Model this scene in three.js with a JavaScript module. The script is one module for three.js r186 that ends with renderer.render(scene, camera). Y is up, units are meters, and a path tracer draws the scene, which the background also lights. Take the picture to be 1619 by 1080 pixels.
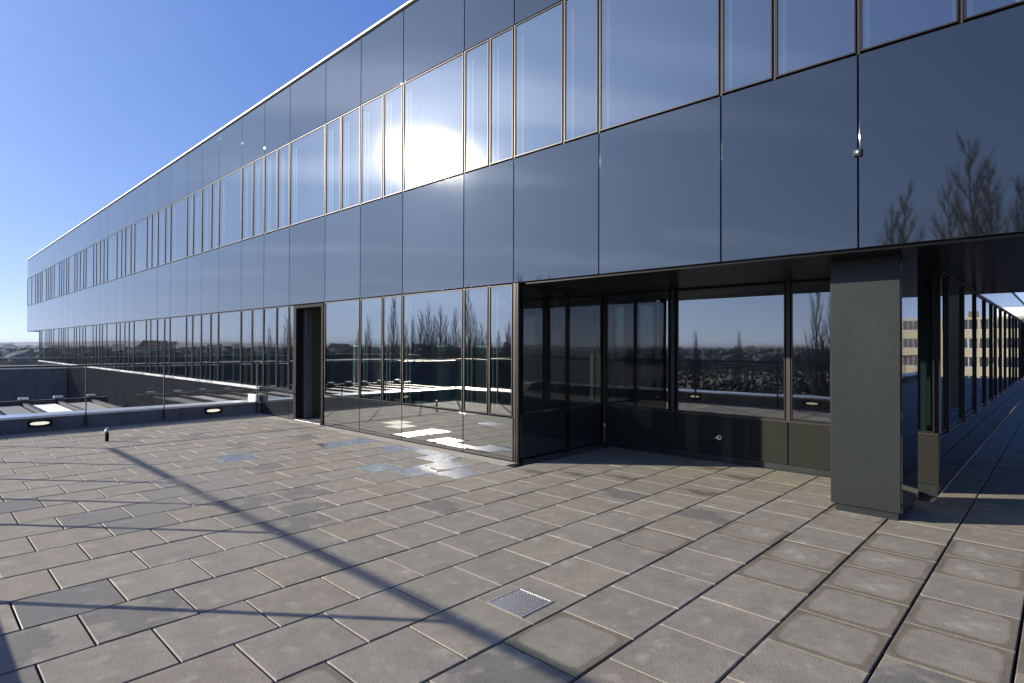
import * as THREE from 'three';
import { mergeGeometries } from 'three/addons/utils/BufferGeometryUtils.js';
import { RoundedBoxGeometry } from 'three/addons/geometries/RoundedBoxGeometry.js';

// ---------------------------------------------------------------- camera, sky, sun, exposure
const scene = new THREE.Scene();
const EYE = new THREE.Vector3(0, 1.65, 6.0075), YAW = 43.646, PITCH = 0.4306, ROLL = 0.1664, FOCAL = 919.03 / 540;
const camera = new THREE.PerspectiveCamera(2 * Math.atan(1 / FOCAL) * 180 / Math.PI, 1619 / 1080, 0.03, 9000);
camera.position.copy(EYE);
camera.rotation.set(PITCH * Math.PI / 180, YAW * Math.PI / 180, ROLL * Math.PI / 180, 'YXZ');
camera.updateMatrixWorld();
scene.add(camera);
const renderer = new THREE.WebGLRenderer({ antialias: true });
renderer.toneMapping = THREE.LinearToneMapping;
renderer.toneMappingExposure = 2.0;
renderer.shadowMap.enabled = true;

const SUN = new THREE.Vector3(-0.743, 0.298, 0.599).normalize();
const sun = new THREE.DirectionalLight(0xffffff, 5);
sun.color.setRGB(1, 0.91, 0.77);
sun.position.copy(SUN).multiplyScalar(90);
sun.castShadow = true;
sun.shadow.radius = 1.1;
sun.shadow.mapSize.set(4096, 4096);
Object.assign(sun.shadow.camera, { left: -60, right: 60, top: 60, bottom: -60, near: 1, far: 250 });
scene.add(sun, sun.target);

// seeded random numbers and noise
function rng(seed) { let s = seed >>> 0; return () => { s = (s + 0x6D2B79F5) >>> 0; let t = s; t = Math.imul(t ^ (t >>> 15), t | 1); t ^= t + Math.imul(t ^ (t >>> 7), t | 61); return ((t ^ (t >>> 14)) >>> 0) / 4294967296; }; }
const hash = (x, y, s) => { let h = Math.imul(x, 374761393) + Math.imul(y, 668265263) + Math.imul(s, 2147483647 ^ 97531); h = Math.imul(h ^ (h >>> 13), 1274126177); return ((h ^ (h >>> 16)) >>> 0) / 4294967296; };
function vnoise(x, y, s, wrap = 0) {
  const xi = Math.floor(x), yi = Math.floor(y), fx = x - xi, fy = y - yi, m = (a) => wrap ? ((a % wrap) + wrap) % wrap : a;
  const u = fx * fx * (3 - 2 * fx), v = fy * fy * (3 - 2 * fy);
  const a = hash(m(xi), m(yi), s), b = hash(m(xi + 1), m(yi), s), c = hash(m(xi), m(yi + 1), s), d = hash(m(xi + 1), m(yi + 1), s);
  return a + (b - a) * u + (c - a) * v + (a - b - c + d) * u * v;
}
function fbm(x, y, s, oct = 4, wrap = 0) { let t = 0, a = 0.5, n = 0; for (let i = 0; i < oct; i++) { t += a * vnoise(x, y, s + i, wrap); n += a; a *= 0.5; x *= 2; y *= 2; wrap *= 2; } return t / n; }
const smooth = (e0, e1, x) => { const t = Math.min(1, Math.max(0, (x - e0) / (e1 - e0))); return t * t * (3 - 2 * t); };

{ // clear winter sky: deep blue above, pale at the horizon, a haze glow round the sun, a little cirrus
  const W = 1024, H = 512, data = new Float32Array(W * H * 4);
  for (let r = 0; r < H; r++) for (let c = 0; c < W; c++) {
    const el = ((r + 0.5) / H - 0.5) * Math.PI, az = ((c + 0.5) / W - 0.5) * 2 * Math.PI;
    const y = Math.sin(el), x = Math.cos(el) * Math.cos(az), z = Math.cos(el) * Math.sin(az);
    const e = Math.max(0, el * 180 / Math.PI), th = Math.acos(Math.min(1, Math.max(-1, x * SUN.x + y * SUN.y + z * SUN.z))) * 180 / Math.PI;
    const t = Math.exp(-e / 15), t2 = Math.exp(-e / 4);
    let R = 0.011 + 0.145 * t + 0.25 * t2, G = 0.050 + 0.235 * t + 0.19 * t2, B = 0.235 + 0.29 * t + 0.07 * t2;
    const disc = 0.25 * Math.exp(-th / 2), glow = 0.88 * Math.exp(-th / 22);
    R += disc + glow * 0.70; G += disc + glow * 0.90; B += disc + glow * 1.22;
    if (el > 0) { // cirrus streaks
      const px = x / (y + 0.12), pz = z / (y + 0.12), a = 0.9;
      const u = px * Math.cos(a) + pz * Math.sin(a), v = -px * Math.sin(a) + pz * Math.cos(a);
      const n = fbm(u * 0.55 + 3, v * 3.4 + 1, 71, 5), k = smooth(0.52, 0.78, n) * smooth(1, 9, e) * smooth(48, 18, e);
      const near = 0.5 * Math.exp(-th / 14);
      R += k * near * 0.9; G += k * near * 0.92; B += k * near * 0.95;
    }
    const i = (r * W + c) * 4; data[i] = R; data[i + 1] = G; data[i + 2] = B; data[i + 3] = 1;
  }
  const sky = new THREE.DataTexture(data, W, H, THREE.RGBAFormat, THREE.FloatType);
  sky.mapping = THREE.EquirectangularReflectionMapping; sky.magFilter = THREE.LinearFilter; sky.minFilter = THREE.LinearFilter; sky.wrapS = THREE.RepeatWrapping; sky.needsUpdate = true;
  scene.background = sky; scene.environment = sky;
}

// ---------------------------------------------------------------- helpers
const names = new Map();
function numbered(n) { const k = names.get(n) || 0; names.set(n, k + 1); return k ? n + '_' + String(k).padStart(3, '0') : n; }
function thing(name, label, category, pos = [0, 0, 0], turn = 0, group) {
  const o = new THREE.Group(); o.name = numbered(name); o.position.set(...pos); o.rotation.y = turn; o.userData = { label, category };
  if (group) o.userData.group = group;
  scene.add(o); return o;
}
function mesh(name, geo, mat, parent) {
  const m = new THREE.Mesh(Array.isArray(geo) ? (geo.length > 1 ? join(geo) : geo[0]) : geo, mat);
  m.name = parent ? name : numbered(name); m.castShadow = m.receiveShadow = true; (parent || scene).add(m); return m;
}
function solo(name, geo, mat, label, category, group) { const m = mesh(name, geo, mat); m.userData = { label, category }; if (group) m.userData.group = group; return m; }
function struct(name, geo, mat) { const m = mesh(name, geo, mat); m.userData = { kind: 'structure' }; return m; }
function join(list) { return mergeGeometries(list.map((g) => { const h = g.index ? g.toNonIndexed() : g; for (const k of Object.keys(h.attributes)) if (!['position', 'normal', 'uv'].includes(k)) h.deleteAttribute(k); return h; })); }
// box between two corners, uv in metres
function bx(x0, x1, y0, y1, z0, z1) {
  const g = new THREE.BoxGeometry(x1 - x0, y1 - y0, z1 - z0); g.translate((x0 + x1) / 2, (y0 + y1) / 2, (z0 + z1) / 2);
  return metres(g);
}
function metres(g) {
  const p = g.attributes.position, n = g.attributes.normal, uv = g.attributes.uv;
  for (let i = 0; i < p.count; i++) {
    const ax = Math.abs(n.getX(i)), ay = Math.abs(n.getY(i)), az = Math.abs(n.getZ(i));
    if (ay > ax && ay > az) uv.setXY(i, p.getX(i), p.getZ(i)); else if (ax > az) uv.setXY(i, p.getZ(i), p.getY(i)); else uv.setXY(i, p.getX(i), p.getY(i));
  }
  return g;
}
function rb(x0, x1, y0, y1, z0, z1, r = 0.006) {
  const g = new RoundedBoxGeometry(x1 - x0, y1 - y0, z1 - z0, 1, r); g.translate((x0 + x1) / 2, (y0 + y1) / 2, (z0 + z1) / 2); return metres(g);
}
function rod(a, b, r, seg = 10, r2 = r) {
  const A = new THREE.Vector3(...a), B = new THREE.Vector3(...b), L = A.distanceTo(B), g = new THREE.CylinderGeometry(r2, r, L, seg);
  g.applyQuaternion(new THREE.Quaternion().setFromUnitVectors(new THREE.Vector3(0, 1, 0), B.clone().sub(A).normalize()));
  g.translate((A.x + B.x) / 2, (A.y + B.y) / 2, (A.z + B.z) / 2); return g;
}
function tex(size, fn, { srgb = true, rep = 1 } = {}) { // fn(u, v) -> [r,g,b] linear when srgb (stored as sRGB) or raw 0..1
  const d = new Uint8Array(size * size * 4), enc = (x) => Math.max(0, Math.min(255, Math.round(255 * (srgb ? (x <= 0.0031308 ? 12.92 * x : 1.055 * Math.pow(x, 1 / 2.4) - 0.055) : x))));
  for (let j = 0; j < size; j++) for (let i = 0; i < size; i++) { const c = fn((i + 0.5) / size, (j + 0.5) / size), k = (j * size + i) * 4; d[k] = enc(c[0]); d[k + 1] = enc(c[1]); d[k + 2] = enc(c[2]); d[k + 3] = 255; }
  const t = new THREE.DataTexture(d, size, size); t.wrapS = t.wrapT = THREE.RepeatWrapping; t.magFilter = THREE.LinearFilter; t.minFilter = THREE.LinearMipmapLinearFilter; t.generateMipmaps = true;
  if (srgb) t.colorSpace = THREE.SRGBColorSpace; t.repeat.set(rep, rep); t.needsUpdate = true; return t;
}
const rgb = (r, g, b) => new THREE.Color().setRGB(r, g, b);
const std = (o) => new THREE.MeshStandardMaterial(o), phys = (o) => new THREE.MeshPhysicalMaterial(o);

// ---------------------------------------------------------------- materials
const waveTex = tex(256, (u, v) => { const n = fbm(u * 4, v * 4, 11, 2, 4); return [n, n, n]; }, { srgb: false, rep: 0.35 });
const waveFine = tex(256, (u, v) => { const n = fbm(u * 4, v * 4, 23, 2, 4); return [n, n, n]; }, { srgb: false, rep: 0.6 });
const grimeTex = tex(512, (u, v) => { const n = 0.72 + 0.5 * Math.pow(fbm(u * 6, v * 3, 5, 5, 6), 2) + 0.12 * (vnoise(u * 180, v * 180, 9, 180) - 0.5); return [n, n, n]; }, { srgb: false, rep: 0.3 });
const M = {};
M.glass = phys({ color: rgb(0.34, 0.41, 0.42), roughness: 0.05, transmission: 1, thickness: 0, ior: 3.3, bumpMap: waveTex, bumpScale: 0.0007 });
M.glass2 = phys({ color: rgb(0.30, 0.40, 0.38), roughness: 0.012, transmission: 1, thickness: 0, ior: 2.95, bumpMap: waveFine, bumpScale: 0.0003 });
M.clear = phys({ color: rgb(0.88, 0.93, 0.93), roughness: 0.02, transmission: 1, thickness: 0, ior: 1.55 });
const spandrels = [[2.08, 0.030], [2.16, 0.034], [2.00, 0.028], [2.11, 0.036]].map(([ior, rough]) => phys({ color: rgb(0.006, 0.007, 0.008), roughness: rough, roughnessMap: grimeTex, ior, bumpMap: waveTex, bumpScale: 0.0010 }));
let spandrelTurn = 0; const spandrel = () => spandrels[(spandrelTurn = (spandrelTurn * 5 + 3) % 1009) % 4];
M.sillPanel = phys({ color: rgb(0.018, 0.020, 0.021), roughness: 0.03, roughnessMap: grimeTex, ior: 2.5, bumpMap: waveFine, bumpScale: 0.0003 });
M.cladding = phys({ color: rgb(0.016, 0.0195, 0.0195), roughness: 0.5, roughnessMap: grimeTex, ior: 1.4 });
M.claddingGreen = phys({ color: rgb(0.021, 0.022, 0.018), roughness: 0.6, roughnessMap: grimeTex, ior: 1.35, specularIntensity: 0.12 });
M.columnGlass = phys({ color: rgb(0.008, 0.009, 0.009), roughness: 0.03, ior: 2.0 });
M.aluminium = std({ color: rgb(0.036, 0.033, 0.031), metalness: 0.7, roughness: 0.42 });
M.bronze = std({ color: rgb(0.05, 0.044, 0.040), metalness: 0.7, roughness: 0.5 });
M.gap = std({ color: rgb(0.006, 0.006, 0.006), roughness: 0.9 });
M.black = phys({ color: rgb(0.010, 0.010, 0.011), roughness: 0.7, specularIntensity: 0.15 });
M.soffit = phys({ color: rgb(0.005, 0.0048, 0.0045), roughness: 0.3, ior: 1.4, specularIntensity: 0.5 });
M.coping = std({ color: rgb(0.5, 0.5, 0.5), metalness: 0.3, roughness: 0.45 });
M.interior = std({ color: rgb(0.22, 0.235, 0.225), roughness: 0.9 });
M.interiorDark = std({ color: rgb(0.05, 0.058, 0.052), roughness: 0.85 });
M.screed = std({ color: rgb(0.14, 0.135, 0.12), roughness: 0.8 });
M.blind = std({ color: rgb(0.55, 0.57, 0.60), roughness: 0.8 });
M.olive = std({ color: rgb(0.13, 0.105, 0.045), roughness: 0.5 });
M.doorGrey = std({ color: rgb(0.11, 0.12, 0.13), roughness: 0.45 });
const concTex = tex(512, (u, v) => { const n = fbm(u * 5, v * 5, 31, 5, 5), s = fbm(u * 24, v * 3, 33, 3, 24), k = 0.16 * (0.72 + 0.38 * n + 0.28 * (s - 0.5) + 0.10 * (hash(Math.floor(u * 512), Math.floor(v * 512), 4) - 0.5)); return [k * 1.0, k * 0.99, k * 0.95]; }, { rep: 0.45 });
M.concrete = std({ map: concTex, roughness: 0.85, bumpMap: concTex, bumpScale: 0.002 });
M.zinc = std({ color: rgb(0.62, 0.62, 0.62), metalness: 0.75, roughness: 0.36, roughnessMap: grimeTex });
M.steelDark = std({ color: rgb(0.05, 0.05, 0.05), metalness: 0.6, roughness: 0.45 });
M.stainless = std({ color: rgb(0.70, 0.69, 0.66), metalness: 0.9, roughness: 0.38 });
M.white = std({ color: rgb(0.78, 0.78, 0.76), roughness: 0.6 });
M.rooflight = std({ color: rgb(0.16, 0.165, 0.16), roughness: 0.6 });
M.bark = std({ color: rgb(0.052, 0.042, 0.033), roughness: 0.9 });
M.render = std({ color: rgb(0.37, 0.33, 0.24), roughness: 0.85 });
M.tan = std({ color: rgb(0.30, 0.22, 0.12), roughness: 0.8 });
M.farWindow = phys({ color: rgb(0.03, 0.035, 0.045), roughness: 0.1, ior: 1.6 });

// ---------------------------------------------------------------- terrace paving: slabs laid in rows across the facade, half-bonded
const LX0 = -0.198, LS = 0.5227, ZS = 0.526, ZE = 4.995, JL = 0.015, JC = 0.011, SLAB_T = 0.045;
const slabBase = (s, kind) => (u, v) => {
  const coarse = fbm(u * 3, v * 3, s, 4), mid = fbm(u * 14, v * 14, s + 7, 3), fine = hash(Math.floor(u * 256), Math.floor(v * 256), s + 3), agg = vnoise(u * 110, v * 110, s + 5);
  let k = 0.80 + 0.26 * (coarse - 0.5) + 0.22 * (mid - 0.5) + 0.16 * (fine - 0.5) + 0.16 * (agg - 0.5), c = [0.258, 0.235, 0.188];
  const bloom = smooth(0.62, 0.8, fbm(u * 4 + 9, v * 4, s + 13, 4)) * 0.28; // lime bloom
  c = c.map((x, i) => x * k * (1 + bloom * [0.9, 1, 1.15][i]));
  if (fine > 0.988) c = c.map((x) => x * 0.55);
  const ex = Math.min(u, 1 - u), ey = Math.min(v, 1 - v), wob = 0.05 * (fbm(u * 6, v * 6, s + 21, 3) - 0.5);
  if (kind === 'border') { // dry centre, damp rim with a tide line
    const r = Math.max(0, 0.20 - ex) ** 2 + Math.max(0, 0.20 - ey) ** 2, dd = (ex < 0.20 && ey < 0.20) ? 0.20 - Math.sqrt(r) : Math.min(ex, ey), d = dd + wob;
    const damp = smooth(0.085, 0.045, d), line = Math.exp(-(((d - 0.075) / 0.018) ** 2));
    c = [c[0] * (1 - 0.36 * damp - 0.16 * line), c[1] * (1 - 0.38 * damp - 0.20 * line), c[2] * (1 - 0.44 * damp - 0.30 * line)];
  }
  if (kind === 'brown') { // leaf-tea stain lying across the slab
    const d = Math.abs(v - 0.5 + 0.3 * (fbm(u * 3, v * 2, s + 2, 4) - 0.5)), w = 0.22 * smooth(0.05, 0.8, u) * (0.25 + 1.1 * fbm(u * 4, v * 4, s + 4, 4));
    const k2 = 0.8 * smooth(w + 0.10, w - 0.08, d); c = [c[0] * (1 - 0.55 * k2), c[1] * (1 - 0.64 * k2), c[2] * (1 - 0.80 * k2)];
  }
  if (kind === 'patch') { const n = smooth(0.44, 0.56, fbm(u * 2.2 + 4, v * 2.2, s + 6, 4)); c = [c[0] * (1 - 0.36 * n), c[1] * (1 - 0.34 * n), c[2] * (1 - 0.28 * n)]; }
  if (kind === 'damp') { const n = 0.26 + 0.16 * coarse; c = [c[0] * (1 - n), c[1] * (1 - n * 0.97), c[2] * (1 - n * 0.86)]; }
  return c;
};
const slabGrain = tex(256, (u, v) => { const n = 0.6 * vnoise(u * 90, v * 90, 3, 90) + 0.4 * hash(Math.floor(u * 256), Math.floor(v * 256), 8); return [n, n, n]; }, { srgb: false });
const slabTex = { plain: [101, 131, 167].map((s) => tex(256, slabBase(s))), border: [211, 239].map((s) => tex(256, slabBase(s, 'border'))), brown: [307, 331].map((s) => tex(256, slabBase(s, 'brown'))), patch: [401, 433].map((s) => tex(256, slabBase(s, 'patch'))), damp: [509, 541].map((s) => tex(256, slabBase(s, 'damp'))) };
const slabMat = {};
for (const k of Object.keys(slabTex)) slabMat[k] = [];
const tints = [[1, 1, 1], [0.94, 0.95, 0.965], [1.06, 1.045, 1.01], [0.99, 0.965, 0.92]];
for (const t of slabTex.plain) for (const c of tints) slabMat.plain.push(std({ map: t, color: rgb(...c), roughness: 0.82, bumpMap: slabGrain, bumpScale: 0.0012 }));
for (const k of ['border', 'brown', 'patch', 'damp']) for (const t of slabTex[k]) slabMat[k].push(std({ map: t, roughness: k === 'damp' ? 0.62 : 0.8, bumpMap: slabGrain, bumpScale: 0.0012 }));
const puddle = (s) => (u, v) => smooth(0.40, 0.50, 0.62 * fbm(u * 3.2 + s, v * 3.2, s, 4) + 0.55 * Math.min(1, 5 * Math.min(u, 1 - u, v, 1 - v)) * 0.6 + 0.05);
slabMat.wet = [601, 641, 677].map((s) => { const f = puddle(s); return phys({ map: tex(256, (u, v) => slabBase(101, 'plain')(u, v).map((x, i) => x * (1 - f(u, v) * [0.34, 0.33, 0.30][i]))), roughness: 1, roughnessMap: tex(256, (u, v) => { const k = 0.8 - 0.6 * f(u, v); return [k, k, k]; }, { srgb: false }), ior: 1.33, clearcoat: 1, clearcoatMap: tex(256, (u, v) => { const k = f(u, v); return [k, k, k]; }, { srgb: false }), clearcoatRoughness: 0.19 }); });
function slabGeo(w, d, rot) { // chamfered slab, top at y = 0, open underneath
  const c = 0.004, P = [], U = [], x = w / 2, z = d / 2, X = x - c, Z = z - c;
  const uvOf = (px, pz) => { let u = px / w + 0.5, v = pz / d + 0.5; for (let i = 0; i < rot; i++) [u, v] = [1 - v, u]; return [u, v]; };
  const quad = (a, b, cc, dd) => { for (const q of [a, b, cc, a, cc, dd]) { P.push(...q); U.push(...uvOf(q[0], q[2])); } };
  const T = [[-X, 0, -Z], [-X, 0, Z], [X, 0, Z], [X, 0, -Z]], S = [[-x, -c, -z], [-x, -c, z], [x, -c, z], [x, -c, -z]], B = S.map(([a, , b]) => [a, -SLAB_T, b]);
  quad(...T);
  for (let i = 0; i < 4; i++) { const j = (i + 1) % 4; quad(T[i], S[i], S[j], T[j]); quad(S[i], B[i], B[j], S[j]); }
  const g = new THREE.BufferGeometry(); g.setAttribute('position', new THREE.Float32BufferAttribute(P, 3)); g.setAttribute('uv', new THREE.Float32BufferAttribute(U, 2)); g.computeVertexNormals(); return g;
}
const X_LEFT = -14.1, X_RIGHT = 3.2, Z_PAR = 6.21, Z_WALL = -2.1, X_SIDE = -5.6, X_WING = -1.04, Z_END = -34;
const wetAt = [[-6.8, 0.6], [-6.1, 0.56], [-5.94, 1.2], [-6.08, 1.45], [-6.6, 1.75], [-7.88, 0.4], [-8.77, 0.56], [-8.6, 0.9], [-9.01, 2.86], [-7.29, 0.35]];
const dampAt = [[-7.2, 4.1], [-6.71, 4.16], [-6.7, 3.93], [-7.62, 3.28], [-7.81, 3.68], [-6.57, 3.65], [-6.31, 4.45], [-6.57, 4.94], [-7.53, 5.18], [-5.79, 3.69], [-7.88, 3.2], [-7.26, 3.34], [-6.76, 3.67], [-10.21, 1.53], [-8.83, 2.69], [-6.81, 3.2], [-9.94, 1.04], [-4.9, 5.05]];
const borderAt = [[-1.0, 0.25], [-1.0, 0.6], [-1, 1.2], [-1, 1.75], [-1, 2.25], [-1.45, 0.93], [-1.45, 1.44], [-0.46, 1.49], [-0.48, 2.05], [-0.42, 0.1], [-2.0, 0.8], [0.1, 1.8]];
const brownAt = [[-4.6, 0.1], [-4.05, -0.05], [-3.45, -1.6], [-3.0, -1.3], [-2.95, -0.1], [-5.1, 0.25]];
const patchAt = [[-9.75, 2.28], [-7.96, 2.67], [-6.3, 3.3], [-5.5, 3.1], [-11.2, 2.2], [-2.3, 0.3], [-3.5, 0.4], [-12, 3], [-4.3, 5.3]];
const DRAIN = { x: -2.55, z: 3.25, s: 0.155 };
const deck = new THREE.Group(); deck.name = 'terrace_deck'; deck.userData = { kind: 'structure' }; scene.add(deck);
{
  const rnd = rng(7), list = [], clip = (v, a, b) => Math.max(a, Math.min(b, v));
  const rowOf = (x) => Math.floor((LX0 - x) / LS), zSpan = (i) => Math.abs(i) % 2 === 0 ? ZE : ZE - ZS / 2;
  const key = (i, k) => i + ':' + k, mark = new Map();
  const put = (pts, kind) => { for (const [x, z] of pts) { const i = rowOf(x), k = Math.floor((z - zSpan(i)) / ZS); mark.set(key(i, k), kind); } };
  put(patchAt, 'patch'); put(brownAt, 'brown'); put(borderAt, 'border'); put(dampAt, 'damp'); put(wetAt, 'wet');
  for (let i = -7; i <= 27; i++) {
    let x1 = LX0 - i * LS - JL / 2, x0 = x1 - LS + JL; const xm = (x0 + x1) / 2;
    if (xm > X_RIGHT || xm < X_LEFT) continue;
    x1 = clip(x1, X_LEFT + 0.012, X_RIGHT - 0.012); x0 = clip(x0, X_LEFT + 0.012, X_RIGHT - 0.012);
    const zLow = xm > X_WING ? Z_END : xm > X_SIDE ? Z_WALL + 0.03 : 0.24;
    for (let k = -90; k <= 4; k++) {
      let z0 = zSpan(i) + k * ZS + JC / 2, z1 = z0 + ZS - JC; const rowKind = mark.get(key(i, k));
      if (z1 < zLow + 0.06 || z0 > Z_PAR - 0.06) continue;
      z0 = clip(z0, zLow, Z_PAR - 0.012); z1 = clip(z1, zLow, Z_PAR - 0.012);
      let xx0 = x0, xx1 = x1; // cut round the wing wall and the recess wall
      if (z0 < Z_WALL && xx0 < X_WING + 0.008) xx0 = X_WING + 0.008;
      if (z0 < 0.2 && xx0 < X_SIDE + 0.03 && xx1 > X_SIDE) xx0 = X_SIDE + 0.03;
      if (xx1 - xx0 < 0.05) continue;
      const cx = (xx0 + xx1) / 2, cz = (z0 + z1) / 2, v = new THREE.Vector3(cx, 0, cz).project(camera), dist = EYE.distanceTo(new THREE.Vector3(cx, 0, cz));
      const inFrame = v.z < 1 && Math.abs(v.x) < 1.12 && v.y > -1.25;
      const area = inFrame ? (xx1 - xx0) * (z1 - z0) * 1.65 / dist ** 3 : 0;
      list.push({ xx0, xx1, z0, z1, cx, cz, area, kind: rowKind, i, k, r: rnd(), r2: rnd(), r3: rnd() });
    }
  }
  list.sort((a, b) => b.area - a.area);
  const geos = new Map(), rest = new Map(); let n = 0;
  for (const s of list) {
    const kind = s.kind || (s.r < 0.035 ? 'patch' : s.r < 0.10 && s.cx > -4 ? 'border' : 'plain'), pool = slabMat[kind], mat = pool[Math.floor(s.r2 * pool.length) % pool.length];
    const w = s.xx1 - s.xx0, d = s.z1 - s.z0, rot = kind === 'brown' ? 0 : Math.floor(s.r3 * 4), gk = w.toFixed(3) + d.toFixed(3) + rot;
    const tilt = kind === 'wet' ? [0.010 + 0.004 * (s.r - 0.5), -0.012 + 0.004 * (s.r2 - 0.5)] : [(s.r - 0.5) * 0.007, (s.r2 - 0.5) * 0.007], y = (s.r3 - 0.5) * 0.003;
    if (Math.abs(s.cx - DRAIN.x) < 0.25 && Math.abs(s.cz - DRAIN.z) < 0.25) { // slab with a square cut-out for the drain
      const sh = new THREE.Shape([[s.xx0, s.z0], [s.xx1, s.z0], [s.xx1, s.z1], [s.xx0, s.z1]].map((p) => new THREE.Vector2(p[0], -p[1])));
      const q = DRAIN.s + 0.004; sh.holes.push(new THREE.Path([[DRAIN.x - q, DRAIN.z - q], [DRAIN.x - q, DRAIN.z + q], [DRAIN.x + q, DRAIN.z + q], [DRAIN.x + q, DRAIN.z - q]].map((p) => new THREE.Vector2(p[0], -p[1]))));
      const g = new THREE.ExtrudeGeometry(sh, { depth: SLAB_T, bevelEnabled: false }); g.rotateX(-Math.PI / 2); g.translate(0, -SLAB_T, 0);
      const p = g.attributes.position, uv = g.attributes.uv; for (let a = 0; a < p.count; a++) uv.setXY(a, (p.getX(a) - s.xx0) / w, (p.getZ(a) - s.z0) / d);
      mesh('paving_slab', g, slabMat.plain[0], deck); n++; continue;
    }
    if (n < 300 && s.area > 0) {
      if (!geos.has(gk)) geos.set(gk, slabGeo(w, d, rot));
      const m = mesh('paving_slab', geos.get(gk), mat, deck); m.position.set(s.cx, y, s.cz); m.rotation.set(tilt[0], 0, tilt[1]); n++;
    } else {
      const g = slabGeo(w, d, rot); g.rotateX(tilt[0]); g.rotateZ(tilt[1]); g.translate(s.cx, y, s.cz);
      if (!rest.has(mat)) rest.set(mat, []); rest.get(mat).push(g);
    }
  }
  const mats = [...rest.keys()], merged = mergeGeometries(mats.map((m) => mergeGeometries(rest.get(m))), true);
  const r = new THREE.Mesh(merged, mats); r.name = 'paving_field'; r.castShadow = r.receiveShadow = true; r.userData = { kind: 'stuff' }; deck.add(r);
  // bedding under the open joints, and the gravel drip strip along the facade
  const bed = std({ color: rgb(0.03, 0.027, 0.024), roughness: 1 });
  mesh('bedding_layer', [bx(X_LEFT, X_SIDE, -0.16, -0.06, 0, Z_PAR), bx(X_SIDE, X_WING, -0.16, -0.06, Z_WALL, Z_PAR), bx(X_WING, X_RIGHT, -0.16, -0.06, Z_END, Z_PAR)], bed, deck);
  const gravelTex = tex(512, (u, v) => { const n = vnoise(u * 60, v * 60, 61, 60), k = 0.16 + 0.30 * n * n + 0.12 * hash(Math.floor(u * 256), Math.floor(v * 256), 2); return [k * 1.05, k * 0.95, k * 0.78]; }, { rep: 1.6 });
  mesh('drip_strip', bx(X_LEFT, X_SIDE - 0.02, -0.05, -0.004, 0.004, 0.232), std({ map: gravelTex, roughness: 0.9, bumpMap: gravelTex, bumpScale: 0.012 }), deck);
}

// ---------------------------------------------------------------- the office building
const H_BAND = 2.545, H_SILL = 4.327, H_HEAD = 6.24, H_ROOF = 7.522, H_GSILL = 0.625, X_FAR = -52.7, X_GFAR = -47.3, X_NEAR = 4.9, Z_BACK = -6.2, GAP = 0.014;
const office = thing('office_building', 'long dark office building with mirror glass window bands and glossy panels', 'building');
const jr = rng(99);
// panel joints, right to left: two narrow bays and one wide bay in turn
const joints = [{ x: X_NEAR, w: 0 }]; {
  const known = [3.93, 2.73, 1.53, -0.07, -1.37, -2.66, -4.235, -5.705, -6.775, -8.375, -9.735, -11.075, -12.68, -14.02, -15.37, -16.93, -18.26, -19.55, -21.14, -22.5];
  for (const x of known) joints.push({ x });
  let x = -22.5, c = 0; const w = [1.31, 1.6, 1.31];
  while (x > X_FAR + 2.2) { x -= w[c++ % 3]; joints.push({ x }); }
  joints.push({ x: X_FAR });
}
const bays = []; for (let i = 0; i + 1 < joints.length; i++) bays.push([joints[i + 1].x, joints[i].x]);
const knownSplit = { '-1.37': -0.62, '-2.66': -2.11, '-5.705': -4.8, '-6.775': -6.21, '-9.735': -8.98, '-11.075': -10.45, '-14.02': -13.3, '-15.37': -14.68, '-18.26': -17.5, '-19.55': -19.0, '-22.5': -21.7 };
function splitOf(a, b) { const k = String(a); if (k in knownSplit) return knownSplit[k]; const w = b - a; return w > 1.48 || w < 1.0 ? null : b - w * (0.38 + 0.24 * jr()); }
function panel(name, x0, x1, y0, y1, mat, parent = office, t = 0.03) { // a glazed-in panel with a bevelled edge, a hair out of true
  const g = rb(x0 + GAP / 2, x1 - GAP / 2, y0 + GAP / 2, y1 - GAP / 2, -t, 0, 0.004), m = mesh(name, g, mat, parent);
  const cx = (x0 + x1) / 2, cy = (y0 + y1) / 2; g.translate(-cx, -cy, 0); m.position.set(cx, cy, 0); m.rotation.set((jr() - 0.5) * 0.0022, (jr() - 0.5) * 0.0028, 0); return m;
}
function frameGeo(w, h, t = 0.012, d = 0.05) { return join([bx(-w / 2, -w / 2 + t, -h / 2, h / 2, -d, 0.008), bx(w / 2 - t, w / 2, -h / 2, h / 2, -d, 0.008), bx(-w / 2 + t, w / 2 - t, -h / 2, -h / 2 + t, -d, 0.0075), bx(-w / 2 + t, w / 2 - t, h / 2 - t, h / 2, -d, 0.0075)]); }
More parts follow.
